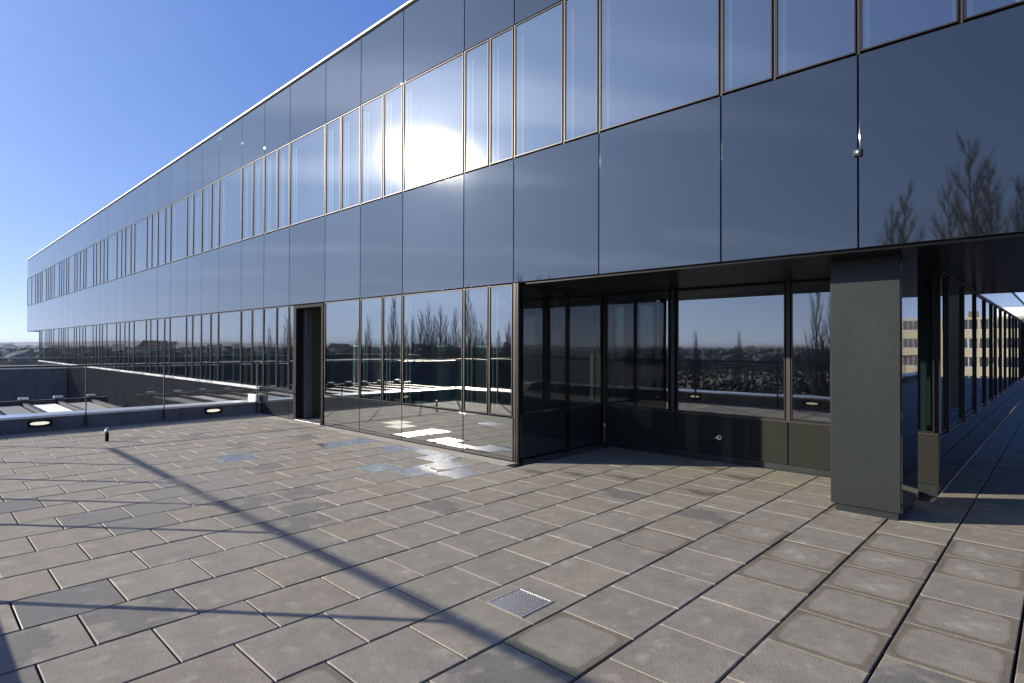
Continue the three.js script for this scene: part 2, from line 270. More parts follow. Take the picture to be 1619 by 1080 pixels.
function windowUnit(x0, x1, y0, y1, parent = office, glass = M.glass, gap = 0.038) { // frame > pane, inner sash
  const w = x1 - x0 - gap, h = y1 - y0 - 0.03, f = mesh('window', frameGeo(w, h), M.aluminium, parent);
  f.position.set((x0 + x1) / 2, (y0 + y1) / 2, 0);
  const pg = new THREE.PlaneGeometry(w - 0.03, h - 0.03), uv = pg.attributes.uv, ox = jr() * 7, oy = jr() * 7; for (let i = 0; i < 4; i++) uv.setXY(i, uv.getX(i) * w + ox, uv.getY(i) * h + oy);
  const p = mesh('pane', pg, glass, f); p.position.z = -0.006; p.rotation.set((jr() - 0.5) * 0.003, (jr() - 0.5) * 0.0036, 0);
  const s = 0.055, inner = join([bx(-w / 2 + 0.01, -w / 2 + s, -h / 2, h / 2, -0.20, -0.13), bx(w / 2 - s, w / 2 - 0.01, -h / 2, h / 2, -0.20, -0.13), bx(-w / 2 + s, w / 2 - s, h / 2 - s - 0.03, h / 2, -0.20, -0.131), bx(-w / 2 + s, w / 2 - s, -h / 2, -h / 2 + s, -0.20, -0.131)]);
  mesh('inner_sash', inner, M.doorGrey, f);
  return f;
}
for (const [a, b] of bays) { // upper storey and the two panel bands
  panel('roof_panel', a, b, H_HEAD, H_ROOF, spandrel());
  panel('spandrel_panel', a, b, H_BAND, H_SILL, spandrel());
  const s = splitOf(a, b);
  for (const [x0, x1] of s === null ? [[a, b]] : [[a, s], [s, b]]) {
    const f = windowUnit(x0, x1, H_SILL, H_HEAD);
    if (jr() < 0.34) { // white blind drawn to one side or hanging edge-on behind the glass
      const w = x1 - x0, bw = 0.10 + 0.16 * jr(), left = jr() < 0.5, bx0 = left ? -w / 2 + 0.08 : w / 2 - 0.08 - bw;
      mesh('blind', bx(bx0, bx0 + bw, -0.92, 0.90, -0.27, -0.235), M.blind, f);
    }
  }
}
// the ground floor: windows over low mirror panels; doorway in the wide bay at x = -12
const DOOR = [-12.43, -11.16];
for (const [a, b] of bays) {
  if (b > -5.6 || b <= X_GFAR) continue;
  const x0 = Math.max(a, X_GFAR), low = b > X_LEFT ? 0.0 : -3.4, door = a < -12 && b > -12;
  if (door) { windowUnit(a, DOOR[0], H_GSILL, H_BAND, office, M.glass2, 0.03); panel('sill_panel', a, DOOR[0], 0.0, H_GSILL, M.sillPanel); continue; }
  const s = a < -11.0 && a > -11.1 ? null : splitOf(a, b);
  for (const [p, q] of s === null || s < x0 ? [[x0, b]] : [[x0, s], [s, b]]) windowUnit(p, q, H_GSILL, H_BAND, office, M.glass2);
  if (b - X_LEFT > 0.05 && a < X_LEFT) { panel('sill_panel', X_LEFT, b, 0, H_GSILL, M.sillPanel); panel('sill_panel', a, X_LEFT, -3.4, H_GSILL, M.sillPanel); } else panel('sill_panel', x0, b, low, H_GSILL, M.sillPanel);
}
// sill ledge that runs on over the courtyard
mesh('sill_ledge', rb(X_GFAR, X_LEFT - 0.02, 0.585, 0.645, 0.006, 0.07, 0.006), M.zinc, office);
// dark backing behind all joints
mesh('backing', [bx(X_FAR, X_NEAR, H_BAND + 0.01, H_SILL - 0.04, -0.12, -0.05), bx(X_FAR, X_NEAR, H_HEAD + 0.04, H_ROOF - 0.01, -0.12, -0.05), bx(X_FAR, X_NEAR, H_SILL - 0.04, H_SILL + 0.012, -0.12, -0.052), bx(X_FAR, X_NEAR, H_HEAD - 0.012, H_HEAD + 0.04, -0.12, -0.052),
  bx(X_GFAR, DOOR[0] - 0.02, H_GSILL - 0.1, H_GSILL + 0.01, -0.12, -0.05), bx(DOOR[1] + 0.02, -5.62, -0.1, H_GSILL + 0.01, -0.12, -0.05), bx(-13, DOOR[0] - 0.02, -0.1, H_GSILL - 0.1, -0.12, -0.05), bx(X_GFAR, -13, -3.4, H_GSILL - 0.1, -0.12, -0.05)], M.gap, office);
// upright mullions
{
  const ups = new Set(); for (const [a, b] of bays) { ups.add(a); ups.add(b); } for (const k in knownSplit) ups.add(knownSplit[k]);
  const up = new THREE.BoxGeometry(0.022, H_HEAD - H_SILL, 0.06), gr = new THREE.BoxGeometry(0.022, H_BAND - H_GSILL, 0.06);
  for (const x of ups) {
    const m = mesh('mullion', up, M.bronze, office); m.position.set(x, (H_HEAD + H_SILL) / 2, -0.035);
    if (x < -5.6 && x > X_GFAR && !(x < -11.1 && x > -12.6) && x !== -10.45) { const n = mesh('mullion', gr, M.bronze, office); n.position.set(x, (H_BAND + H_GSILL) / 2, -0.035); }
  }
}
// roof edge: a shadow gap and a bright metal coping
mesh('roof_coping', [rb(X_FAR - 0.05, X_NEAR + 0.05, H_ROOF + 0.035, H_ROOF + 0.073, Z_BACK - 0.05, 0.03, 0.006)], M.coping, office);
mesh('roof_gap', bx(X_FAR + 0.03, X_NEAR - 0.03, H_ROOF - 0.01, H_ROOF + 0.035, Z_BACK + 0.03, -0.05), M.gap, office);
// floors, ceilings and rear walls (closing the rooms), soffit under the overhang
mesh('floor_slab', [bx(X_FAR + 0.06, X_NEAR - 0.06, H_BAND + 0.03, 3.35, Z_BACK + 0.05, -0.121)], M.interior, office);
mesh('ceiling', [bx(X_FAR + 0.06, X_NEAR - 0.06, 6.5, H_ROOF - 0.02, Z_BACK + 0.05, -0.122)], M.interior, office);
mesh('rear_wall', [bx(X_FAR + 0.04, X_NEAR - 0.04, H_BAND, H_ROOF, Z_BACK, Z_BACK + 0.049)], M.cladding, office);
mesh('end_wall', bx(X_FAR, X_FAR + 0.039, H_BAND + 0.003, H_ROOF - 0.003, Z_BACK, -0.04), M.cladding, office);
mesh('end_wall', bx(X_NEAR - 0.039, X_NEAR, H_BAND + 0.003, H_ROOF - 0.003, Z_BACK, -0.04), M.cladding, office);
mesh('soffit', [bx(X_SIDE + 0.1, X_NEAR - 0.05, H_BAND - 0.025, H_BAND + 0.025, Z_BACK + 0.005, -0.035), bx(X_FAR + 0.05, X_SIDE + 0.1, H_BAND - 0.002, H_BAND + 0.025, Z_BACK + 0.005, -0.035)], M.soffit, office);
for (let x = -50; x < 4; x += 4.17) mesh('partition', bx(x, x + 0.1, 3.351, 6.499, Z_BACK + 0.06, -0.35), M.interior, office);
mesh('corridor_wall', bx(X_FAR + 0.1, X_NEAR - 0.1, 3.352, 6.498, -4.3, -4.2), M.interior, office);
// ground-floor room behind the main facade
mesh('room_floor', bx(X_GFAR + 0.05, X_SIDE - 0.06, -0.2, 0.02, Z_BACK + 0.06, -0.13), M.screed, office);
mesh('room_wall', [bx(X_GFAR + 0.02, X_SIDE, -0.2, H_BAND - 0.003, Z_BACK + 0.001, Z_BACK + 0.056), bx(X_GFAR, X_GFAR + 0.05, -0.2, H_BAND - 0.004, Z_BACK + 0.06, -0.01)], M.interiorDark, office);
mesh('room_wall', bx(X_GFAR + 0.06, X_SIDE - 0.1, 0.021, H_BAND - 0.004, -5.0, -4.9), M.interior, office);
for (let x = -45.5; x < -13; x += 5.6) mesh('partition', bx(x, x + 0.1, 0.021, H_BAND - 0.005, -4.89, -0.6), M.interior, office);
// doorway: dark jamb, open grey leaf, olive timber lining inside
{
  const y1 = H_BAND - 0.02;
  const d = mesh('doorway', [bx(DOOR[0] - 0.02, DOOR[0] + 0.10, 0.0, y1, -0.16, 0.004), bx(DOOR[1] - 0.05, DOOR[1] + 0.03, 0.0, y1, -0.16, 0.004), bx(DOOR[0] + 0.1, DOOR[1] - 0.05, y1 - 0.06, y1, -0.16, 0.003)], M.black, office);
  mesh('door_leaf', rb(DOOR[0] + 0.16, DOOR[0] + 0.21, 0.03, y1 - 0.08, -0.33, -0.17, 0.004), M.doorGrey, d);
  mesh('timber_lining', [bx(DOOR[0] - 0.25, DOOR[1] + 0.1, 0.022, y1, -1.95, -1.9), bx(DOOR[0] + 0.02, DOOR[0] + 0.08, 0.022, y1, -1.899, -0.17)], M.olive, d);
  mesh('timber_rail', [bx(DOOR[0] + 0.3, DOOR[1], 1.66, 1.78, -1.899, -1.86), bx(DOOR[0] + 0.3, DOOR[1], 0.9, 0.95, -1.899, -1.86)], M.black, d);
  mesh('threshold', rb(DOOR[0] + 0.1, DOOR[1] - 0.05, 0.0, 0.02, -0.2, 0.03, 0.004), M.zinc, d);
}
// recess: glazed side wall, glazed back wall over cladding panels
function wallUnit(spanList, place, y0, y1) { for (const [a, b] of spanList) { const f = windowUnit(a, b, y0, y1, office, M.glass2, 0.06); place(f, (a + b) / 2); } }
{
  const onSide = (f, c) => { f.rotation.y = Math.PI / 2; f.position.set(X_SIDE, f.position.y, -c); };
  wallUnit([[0.05, 1.12], [1.12, 2.06]], onSide, 0.68, H_BAND - 0.03);
  for (const z of [-1.12, -2.05]) { const m = mesh('mullion', new THREE.BoxGeometry(0.12, H_BAND - 0.05, 0.10), M.bronze, office); m.position.set(X_SIDE - 0.06, (H_BAND - 0.05) / 2, z); }
  for (const [a, b] of [[0.05, 1.12], [1.12, 2.06]]) { const g = rb(-(b - a) / 2 + 0.007, (b - a) / 2 - 0.007, 0.06, 0.66, -0.03, 0, 0.004), m = mesh('cladding_panel', g, M.sillPanel, office); m.rotation.y = Math.PI / 2; m.position.set(X_SIDE, 0, -(a + b) / 2); }
  mesh('backing', bx(X_SIDE - 0.13, X_SIDE - 0.06, 0, 0.66, Z_WALL, -0.01), M.gap, office);
  mesh('corner_post', [bx(-5.69, X_SIDE - 0.002, 0.0, H_BAND - 0.003, -0.05, -0.004)], M.black, office);
  mesh('post_trim', [bx(-5.682, -5.660, 0.0, H_BAND - 0.004, -0.0038, 0.003), bx(-5.640, -5.622, 0.0, H_BAND - 0.004, -0.0038, 0.002)], M.aluminium, office);
  const onBack = (f) => { f.position.z = Z_WALL; };
  const spans = [[-5.58, -4.38], [-4.30, -2.68], [-2.66, -2.12], [-2.10, -1.34], [-1.32, -1.06]];
  wallUnit(spans, onBack, 0.66, H_BAND - 0.03);
  for (const [a, b] of [[-5.58, -4.30], [-4.30, -2.67], [-2.67, -1.30], [-1.30, X_WING]]) { const m = mesh('cladding_panel', rb(a + 0.007, b - 0.007, 0.085, 0.645, -0.03, 0.0, 0.004), M.claddingGreen, office); m.position.z = Z_WALL + 0.004; }
  mesh('plinth', bx(X_SIDE + 0.02, X_WING - 0.02, -0.05, 0.08, Z_WALL - 0.08, Z_WALL - 0.015), M.cladding, office);
  mesh('backing', bx(X_SIDE, X_WING - 0.07, 0, 0.68, Z_WALL - 0.13, Z_WALL - 0.085), M.gap, office);
  for (const x of [-4.34, -2.67, -2.11, -1.33]) { const m = mesh('mullion', new THREE.BoxGeometry(0.05, H_BAND - 0.70, 0.07), M.bronze, office); m.position.set(x, 0.67 + (H_BAND - 0.70) / 2, Z_WALL - 0.03); }
  mesh('transom', bx(X_SIDE + 0.01, X_WING - 0.01, 0.648, 0.668, Z_WALL - 0.05, Z_WALL + 0.012), M.bronze, office);
  // room behind
  mesh('room_floor', bx(X_SIDE - 0.05, X_WING - 0.12, -0.2, 0.02, Z_END, Z_WALL - 0.14), M.screed, office);
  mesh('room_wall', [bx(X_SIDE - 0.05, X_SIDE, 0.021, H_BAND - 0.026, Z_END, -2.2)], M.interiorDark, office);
  mesh('partition', bx(-5.59, X_WING - 0.13, 0.021, H_BAND - 0.026, -5.9, -5.8), M.interior, office);
  // wing along the passage
  const zs = [-2.1, -2.62, -4.12, -5.6, -7.1, -8.4, -9.3, -10.6, -11.9, -13.5, -14.8, -16.1, -17.7, -19.0, -20.3, -22, -23.3, -24.6, -26.2, -27.5, -28.8, -30.4, -31.7, -33.9];
  for (let i = 0; i + 1 < zs.length; i++) {
    const a = -zs[i], b = -zs[i + 1], c = (a + b) / 2;
    const f = windowUnit(a, b, H_GSILL + 0.02, 2.5, office, M.glass2, 0.05); f.rotation.y = Math.PI / 2; f.position.set(X_WING, f.position.y, -c);
    const low = mesh('cladding_panel', rb(-(b - a) / 2 + 0.006, (b - a) / 2 - 0.006, 0.012, H_GSILL + 0.005, -0.03, 0, 0.004), M.sillPanel, office); low.rotation.y = Math.PI / 2; low.position.set(X_WING, 0, -c);
    const top = mesh('fascia_panel', rb(-(b - a) / 2 + 0.006, (b - a) / 2 - 0.006, 2.525, -zs[i + 1] > 6.3 ? 3.1 : 2.53, -0.03, 0, 0.002), M.sillPanel, office); top.rotation.y = Math.PI / 2; top.position.set(X_WING, 0, -c);
    if (!i) continue;
    const m = mesh('mullion', new THREE.BoxGeometry(0.065, 2.5 - H_GSILL, 0.06), M.black, office); m.position.set(X_WING - 0.012, (2.5 + H_GSILL) / 2, zs[i]);
  }
  mesh('wing_head', bx(X_WING - 0.06, X_WING + 0.02, 2.498, 2.522, Z_END, Z_WALL), M.bronze, office);
  mesh('backing', bx(X_WING - 0.12, X_WING - 0.07, -0.05, 0.63, Z_END, Z_WALL - 0.1), M.gap, office);
  mesh('wing_roof', [bx(X_SIDE - 0.05, X_WING - 0.04, 2.49, 2.544, Z_BACK - 0.009, Z_BACK + 0.004), bx(X_SIDE - 0.05, X_WING - 0.04, 2.53, 3.09, Z_END, Z_BACK - 0.01), bx(X_SIDE - 0.06, X_WING + 0.02, 3.105, 3.15, Z_END, Z_BACK - 0.008)], M.cladding, office);
  mesh('end_wall', bx(X_SIDE - 0.05, X_WING - 0.04, 0.02, 2.53, Z_END - 0.05, Z_END - 0.001), M.cladding, office);
}
// clad column under the overhang: satin front, mirror-dark side, set-back plinth
{
  const c = mesh('column', [rb(-1.735, -1.135, 0.075, H_BAND - 0.026, -1.30, -0.50, 0.005)], M.cladding, office);
  mesh('side_glass', bx(-1.134, -1.122, 0.075, H_BAND - 0.027, -1.292, -0.508), M.columnGlass, c);
  mesh('plinth', bx(-1.70, -1.16, -0.04, 0.075, -1.27, -0.53), M.cladding, c);
}
// far end: dark pier where the ground floor stops short of the overhang
mesh('end_pier', bx(X_GFAR - 0.12, X_GFAR - 0.001, -3.4, H_BAND - 0.004, -0.9, 0.004), M.black, office);

// small fixture on the facade joint, wall tap in the recess
{
  const t = thing('facade_sensor', 'small grey square sensor box on the joint between two dark panels', 'sensor', [-1.37, 3.42, 0.004]);
  mesh('housing', rb(-0.033, 0.033, -0.033, 0.033, 0, 0.03, 0.006), M.cladding, t); const l = new THREE.CylinderGeometry(0.014, 0.014, 0.012, 14); l.rotateX(Math.PI / 2); l.translate(0, 0, 0.034); mesh('lens', l, M.zinc, t);
  const k = thing('wall_tap', 'small chrome ring fitting on the low panel inside the dark recess', 'tap', [-3.61, 0.34, Z_WALL + 0.004]);
  const r = new THREE.TorusGeometry(0.028, 0.008, 8, 20); r.translate(0.012, 0.006, 0.03); mesh('ring', r, M.stainless, k); mesh('spout', [rod([0, 0, 0], [0, 0, 0.05], 0.012), rod([-0.045, -0.004, 0.03], [-0.02, 0, 0.03], 0.012)], M.stainless, k);
}

// ---------------------------------------------------------------- parapets, railings, wall lamps
const PH = 0.30;
function parapet(label, x0, x1, z0, z1, inner, y0 = -0.4) {
  const t = thing('parapet_wall', label, 'parapet');
  mesh('wall', bx(x0, x1, y0, PH - 0.045, z0, z1), M.concrete, t);
  mesh('coping', rb(x0 - 0.02, x1 + 0.02, PH - 0.044, PH, z0 - 0.02, z1 + 0.02, 0.006), M.zinc, t); return t;
}
const parL = parapet('low concrete parapet with metal coping between the terrace and the sunken courtyard', X_LEFT - 0.55, X_LEFT, 0.03, 6.93, 0, -3.4);
parapet('low concrete parapet with metal coping behind the viewer along the terrace edge', X_LEFT + 0.021, X_RIGHT + 0.55, Z_PAR, Z_PAR + 0.72, 0, -4);
parapet('low concrete parapet along the outer edge of the shaded passage', X_RIGHT, X_RIGHT + 0.5, Z_END, Z_PAR - 0.021, 0, -4);
mesh('end_block', rb(X_LEFT - 0.46, X_LEFT - 0.03, PH + 0.001, PH + 0.15, 0.04, 0.14, 0.008), M.white, parL);
function railing(label, posts, ends, dir, rr = 0.028, pw = 0.018) {
  const t = thing('railing', label, 'railing'), H = 1.23;
  const along = (s, off, y) => dir === 'x' ? [s, y, off] : [off, y, s];
  const g = rod(along(ends[0], ends[2], H), along(ends[1], ends[2], H), rr, 12);
  mesh('handrail', g, M.steelDark, t);
  for (const s of posts) { const c = along(s, ends[2], 0); mesh('post', [bx(c[0] - pw, c[0] + pw, 0.04, H - 0.01, c[2] - pw, c[2] + pw), dir === 'x' ? bx(c[0] - 0.03, c[0] + 0.03, 0.05, 0.24, c[2] + 0.014, c[2] + 0.028) : bx(c[0] - 0.028, c[0] - 0.014, 0.05, 0.24, c[2] - 0.03, c[2] + 0.03)], M.steelDark, t); }
  return t;
}
const RZ = Z_PAR - 0.030, RX = X_LEFT + 0.030;
railing('thin dark steel railing fixed to the parapet beside the courtyard', [0.12, 2.11, 3.49, 4.85], [0.05, RZ, RX], 'z', 0.018, 0.010);
railing('thin dark steel railing behind the viewer, casting the long shadows on the paving', [RX, -12.22, -10.72, -9.36, -8.07, -5.70, -4.3, 1.8, 3.0], [RX, 3.15, RZ], 'x');
railing('thin dark steel railing along the outer edge of the passage', [4, 1, -2, -5, -8, -11, -14, -17, -20, -23, -26, -29, -32], [-33.5, RZ, X_RIGHT - 0.03], 'z');
const lampGlow = std({ color: rgb(0.9, 0.87, 0.68), emissive: rgb(1, 0.93, 0.66), emissiveIntensity: 0.42, roughness: 0.5 });
function wallLamp(pos, turn, label) { // bulkhead lamp facing +z before turning
  const t = thing('wall_lamp', label, 'lamp', pos, turn, 'bulkhead lamps set in the parapets');
  const ring = new THREE.Shape(), rr = (s, w, h, r) => { s.moveTo(-w + r, -h); s.lineTo(w - r, -h); s.absarc(w - r, -h + r, r, -Math.PI / 2, 0); s.lineTo(w, h - r); s.absarc(w - r, h - r, r, 0, Math.PI / 2); s.lineTo(-w + r, h); s.absarc(-w + r, h - r, r, Math.PI / 2, Math.PI); s.lineTo(-w, -h + r); s.absarc(-w + r, -h + r, r, Math.PI, 1.5 * Math.PI); };
  rr(ring, 0.185, 0.062, 0.03); const hole = new THREE.Path(); rr(hole, 0.15, 0.034, 0.033); ring.holes.push(hole);
  mesh('housing', new THREE.ExtrudeGeometry(ring, { depth: 0.035, bevelEnabled: false }), M.black, t);
  const d = new THREE.SphereGeometry(1, 20, 10, 0, Math.PI * 2, 0, Math.PI / 2); d.rotateX(Math.PI / 2); d.scale(0.149, 0.033, 0.03); d.translate(0, 0, 0.004); mesh('diffuser', d, lampGlow, t);
  return t;
}
wallLamp([X_LEFT + 0.001, 0.155, 4.20], Math.PI / 2, 'oval wall lamp at the left end of the parapet, nearest the picture edge');
wallLamp([X_LEFT + 0.001, 0.155, 1.10], Math.PI / 2, 'oval wall lamp in the parapet close to where it meets the glass facade');
for (const [x, s] of [[-11.4, 'near the terrace corner, behind the viewer'], [-8.1, 'mirrored at the left of the recess window'], [-4.8, 'mirrored beside the clad column']]) wallLamp([x, 0.155, Z_PAR - 0.001], Math.PI, 'oval wall lamp in the rear parapet ' + s);

// ---------------------------------------------------------------- things on the terrace
{
  const t = thing('floor_drain', 'square perforated steel drain grate set in the paving', 'drain', [DRAIN.x, 0, DRAIN.z]), s = DRAIN.s, bars = [];
  mesh('frame', [bx(-s, -s + 0.012, -0.02, 0.004, -s, s), bx(s - 0.012, s, -0.02, 0.004, -s, s), bx(-s + 0.012, s - 0.012, -0.02, 0.0038, -s, -s + 0.012), bx(-s + 0.012, s - 0.012, -0.02, 0.0038, s - 0.012, s)], M.stainless, t);
  for (let i = 1; i < 14; i++) { const p = -s + 0.012 + (2 * s - 0.024) * i / 14; bars.push(bx(p - 0.0045, p + 0.0045, -0.012, 0.002, -s + 0.012, s - 0.012), bx(-s + 0.012, s - 0.012, -0.0125, 0.0015, p - 0.0045, p + 0.0045)); }
  const g = mesh('grate', bars, M.stainless, t); g.userData = { kind: 'stuff' };
  mesh('sump', bx(-s + 0.01, s - 0.01, -0.055, -0.045, -s + 0.01, s - 0.01), M.black, t);
  const v = thing('vent_pipe', 'short black pipe stub with a bright metal cap standing on the paving', 'pipe', [-11.85, 0, 3.59]);
  mesh('pipe', rod([0, -0.02, 0], [0, 0.16, 0], 0.028, 14), M.black, v); mesh('collar', rod([0, 0.16, 0], [0, 0.185, 0], 0.034, 14), M.stainless, v);
  const cap = new THREE.SphereGeometry(0.03, 14, 8, 0, Math.PI * 2, 0, Math.PI / 2); cap.translate(0, 0.185, 0); mesh('cap', [cap, rod([0, 0.20, 0], [0, 0.235, 0], 0.016, 12)], M.stainless, v);
}
// plastic dust sheets inside, hung from turquoise tape at eye height
const film = phys({ color: rgb(0.80, 0.88, 0.86), roughness: 0.16, transmission: 0.93, thickness: 0, ior: 1.5 }), tape = std({ color: rgb(0.10, 0.46, 0.42), roughness: 0.6 });
function dustSheet(x0, x1, z, label, seed) {
  const t = thing('dust_sheet', label, 'plastic sheet', [(x0 + x1) / 2, 0.021, z], 0, 'plastic sheets hung inside the windows'), w = x1 - x0, r = rng(seed);
  const g = new THREE.PlaneGeometry(w, 1.45, Math.ceil(w * 22), 30), p = g.attributes.position, ph = [r() * 9, r() * 9, r() * 9];
  for (let i = 0; i < p.count; i++) { const x = p.getX(i), v = (0.725 - p.getY(i)) / 1.45; p.setZ(i, 0.05 * v * Math.sin(x * 9 + ph[0] + 2.5 * v) + 0.035 * Math.sin(x * 21 + ph[1] - 5 * v) * v + 0.03 * Math.sin(x * 4.2 + v * 7 + ph[2]) * v); p.setY(i, p.getY(i) - 0.10 * v * Math.abs(Math.sin(x * 2.3 + ph[0]))); }
  g.computeVertexNormals(); g.translate(0, 0.88, 0); mesh('film', g, film, t);
  mesh('tape', bx(-w / 2, w / 2, 1.605, 1.63, -0.006, 0.006), tape, t); for (const s of [-1, 1]) mesh('stand', bx(s * (w / 2 - 0.03) - 0.018, s * (w / 2 - 0.03) + 0.018, 0, 1.64, -0.045, -0.009), M.interior, t);
}
dustSheet(-8.3, -6.85, -0.62, 'clear plastic sheet hung from turquoise tape behind the wide mirror window', 3);
dustSheet(-11.0, -9.8, -0.62, 'clear plastic sheet hung from turquoise tape beside the open doorway', 4);
dustSheet(-4.2, -2.8, -2.75, 'clear plastic sheet hung from turquoise tape behind the big recess window', 5);
dustSheet(-2.62, -1.75, -2.75, 'crumpled shiny plastic sheet hung from turquoise tape beside the clad column', 6);

// ---------------------------------------------------------------- sunken courtyard to the left
struct('courtyard_floor', bx(-38, X_LEFT - 0.55, -3.6, -3.4, 0, 30), M.screed);
{
  const w = thing('courtyard_wall', 'dark shaded wall with a pale coping at the far end of the sunken courtyard', 'wall');
  mesh('wall', bx(-38.4, -38, -3.4, 0.40, 0.03, 40), M.concrete, w); mesh('coping', rb(-38.5, -37.97, 0.401, 0.46, 0.02, 40, 0.006), M.zinc, w);
  struct('far_terrace', bx(-60, -38.4, -0.3, 0.05, -8, 40), M.concrete);
  const b = thing('glass_balustrade', 'clear glass balustrade on the far terrace edge', 'balustrade');
  for (let z = 0.2; z < 34; z += 1.5) { const p = mesh('pane', bx(-38.16, -38.145, 0.47, 1.42, z, z + 1.46), M.clear, b); mesh('clip', bx(-38.17, -38.135, 0.455, 0.55, z - 0.03, z + 0.03), M.steelDark, b); }
  mesh('handrail', bx(-38.175, -38.13, 1.42, 1.445, 0.2, 34.5), M.steelDark, b);
  const p = thing('far_parapet', 'pale low parapet at the far edge of the far terrace', 'parapet'); mesh('wall', bx(-60.3, -60, -0.3, 0.55, -8, 40), M.concrete, p); mesh('coping', rb(-60.34, -59.96, 0.551, 0.6, -8, 40, 0.006), M.zinc, p);
  // steel rooflight frame over the courtyard with pale panels
  const c = thing('rooflight', 'dark steel rafters over pale panels in the sunken courtyard', 'rooflight');
  mesh('beam', bx(-27.1, -26.9, -0.58, -0.36, 0.5, 14), M.steelDark, c);
  for (let k = 0; k < 13; k++) { const z = 1.0 + k * 1.0; mesh('rafter', bx(-26.899, -15.4, -0.54, -0.43, z - 0.06, z + 0.06), M.steelDark, c); mesh('roof_panel', bx(-26.6, -15.5, -0.53, -0.50, z + 0.16, z + 0.80), k % 4 === 1 ? M.white : M.rooflight, c); mesh('bracket', rb(-27.25, -27.0, -0.34, -0.26, z - 0.14, z + 0.14, 0.01), M.zinc, c); }
  for (const z of [1, 5, 9, 13]) mesh('post', bx(-27.06, -26.94, -3.4, -0.581, z - 0.06, z + 0.06), M.steelDark, c);
}

// ---------------------------------------------------------------- surroundings: ground, hills, wood, trees, buildings
const GY = -9;
const fieldTex = tex(512, (u, v) => { const n = fbm(u * 8, v * 8, 81, 5, 8), k = 0.5 + n; return [0.062 * k, 0.066 * k, 0.048 * k]; }, { rep: 0.004 });
{ const g = new THREE.CircleGeometry(6000, 64); g.rotateX(-Math.PI / 2); metres(g); g.translate(0, GY, 0); struct('ground', g, std({ map: fieldTex, roughness: 1 })); }
{ // low hills all round the horizon
  const P = [], I = [], N = 240; for (let i = 0; i <= N; i++) { const a = i / N * Math.PI * 2, x = Math.cos(a), z = Math.sin(a), h = 1 + 42 * Math.max(0, fbm(x * 3 + 5, z * 3 + 5, 91, 4) - 0.12) * smooth(0.86, 0.99, -x) + 9 * fbm(x * 14, z * 14, 92, 3); for (const [r, y] of [[2900, GY - 3], [3300, h * 0.75], [3700, h], [4600, GY - 3]]) P.push(x * r, y, z * r); }
  for (let i = 0; i < N; i++) for (let k = 0; k < 3; k++) { const a = i * 4 + k, b = a + 4; I.push(a, a + 1, b, b, a + 1, b + 1); }
  const g = new THREE.BufferGeometry(); g.setAttribute('position', new THREE.Float32BufferAttribute(P, 3)); g.setAttribute('uv', new THREE.Float32BufferAttribute(P.flatMap((_, i) => i % 3 === 0 ? [P[i], P[i + 2]] : []), 2)); g.setIndex(I); g.computeVertexNormals(); struct('hills', g, std({ map: fieldTex, roughness: 1 }));
}
// bare poplars
function poplar(seed, Ht) {
  const r = rng(seed), trunk = [], crown = [];
  const seg = (A, B, ra, rbb, out, n = 4) => { out.push(rod([A.x, A.y, A.z], [B.x, B.y, B.z], ra, n, rbb)); };
  let p = new THREE.Vector3(0, 0, 0), R = Ht * 0.016; const pts = [p.clone()];
  for (let i = 1; i <= 8; i++) { const q = new THREE.Vector3((r() - 0.5) * 0.12 * i * 0.5, Ht * 0.97 * i / 8, (r() - 0.5) * 0.12 * i * 0.5); seg(p, q, R * (1 - (i - 1) / 8.3), R * (1 - i / 8.3), trunk, 7); p = q; pts.push(q.clone()); }
  const at = (t) => { const f = t * 8, i = Math.min(7, Math.floor(f)); return pts[i].clone().lerp(pts[i + 1], f - i); };
  const grow = (o, dir, len, rad, depth) => {
    const n = depth === 0 ? 4 : depth === 1 ? 2 : 1; let a = o.clone(), d = dir.clone();
    for (let i = 0; i < n; i++) {
      const b = a.clone().addScaledVector(d, len / n); seg(a, b, rad * (1 - i / (n + 0.3)), rad * (1 - (i + 1) / (n + 0.3)), crown, 3);
      if (depth < 2) { const m = depth === 0 ? 3 : 2; for (let k = 0; k < m; k++) { const az = r() * 6.283, sp = 0.22 + r() * 0.30, e = d.clone().add(new THREE.Vector3(Math.cos(az) * sp, 0.25 * r(), Math.sin(az) * sp)).normalize(); grow(a.clone().lerp(b, r()), e, len * (depth === 0 ? 0.38 + 0.3 * r() : 0.55), Math.max(0.012, rad * 0.45), depth + 1); } }
      d.add(new THREE.Vector3((r() - 0.5) * 0.22, 0.30, (r() - 0.5) * 0.22)).normalize(); a = b;
    }
  };
  const nb = 32; for (let i = 0; i < nb; i++) { const t = 0.14 + 0.84 * Math.pow((i + r()) / nb, 0.9), az = i * 2.4 + r(), lean = 0.45 + 0.4 * r(), env = (0.25 + 0.08 * r()) * Ht * (1.1 - t) * (t < 0.3 ? 0.6 + t * 1.3 : 1); grow(at(t), new THREE.Vector3(Math.cos(az) * lean, 1, Math.sin(az) * lean).normalize(), Math.max(0.9, env), R * 0.34 * (1.15 - t) + 0.012, 0); }
  return [join(trunk), join(crown)];
}
const poplars = [poplar(11, 20), poplar(12, 20), poplar(13, 20), poplar(14, 20), poplar(15, 20)];
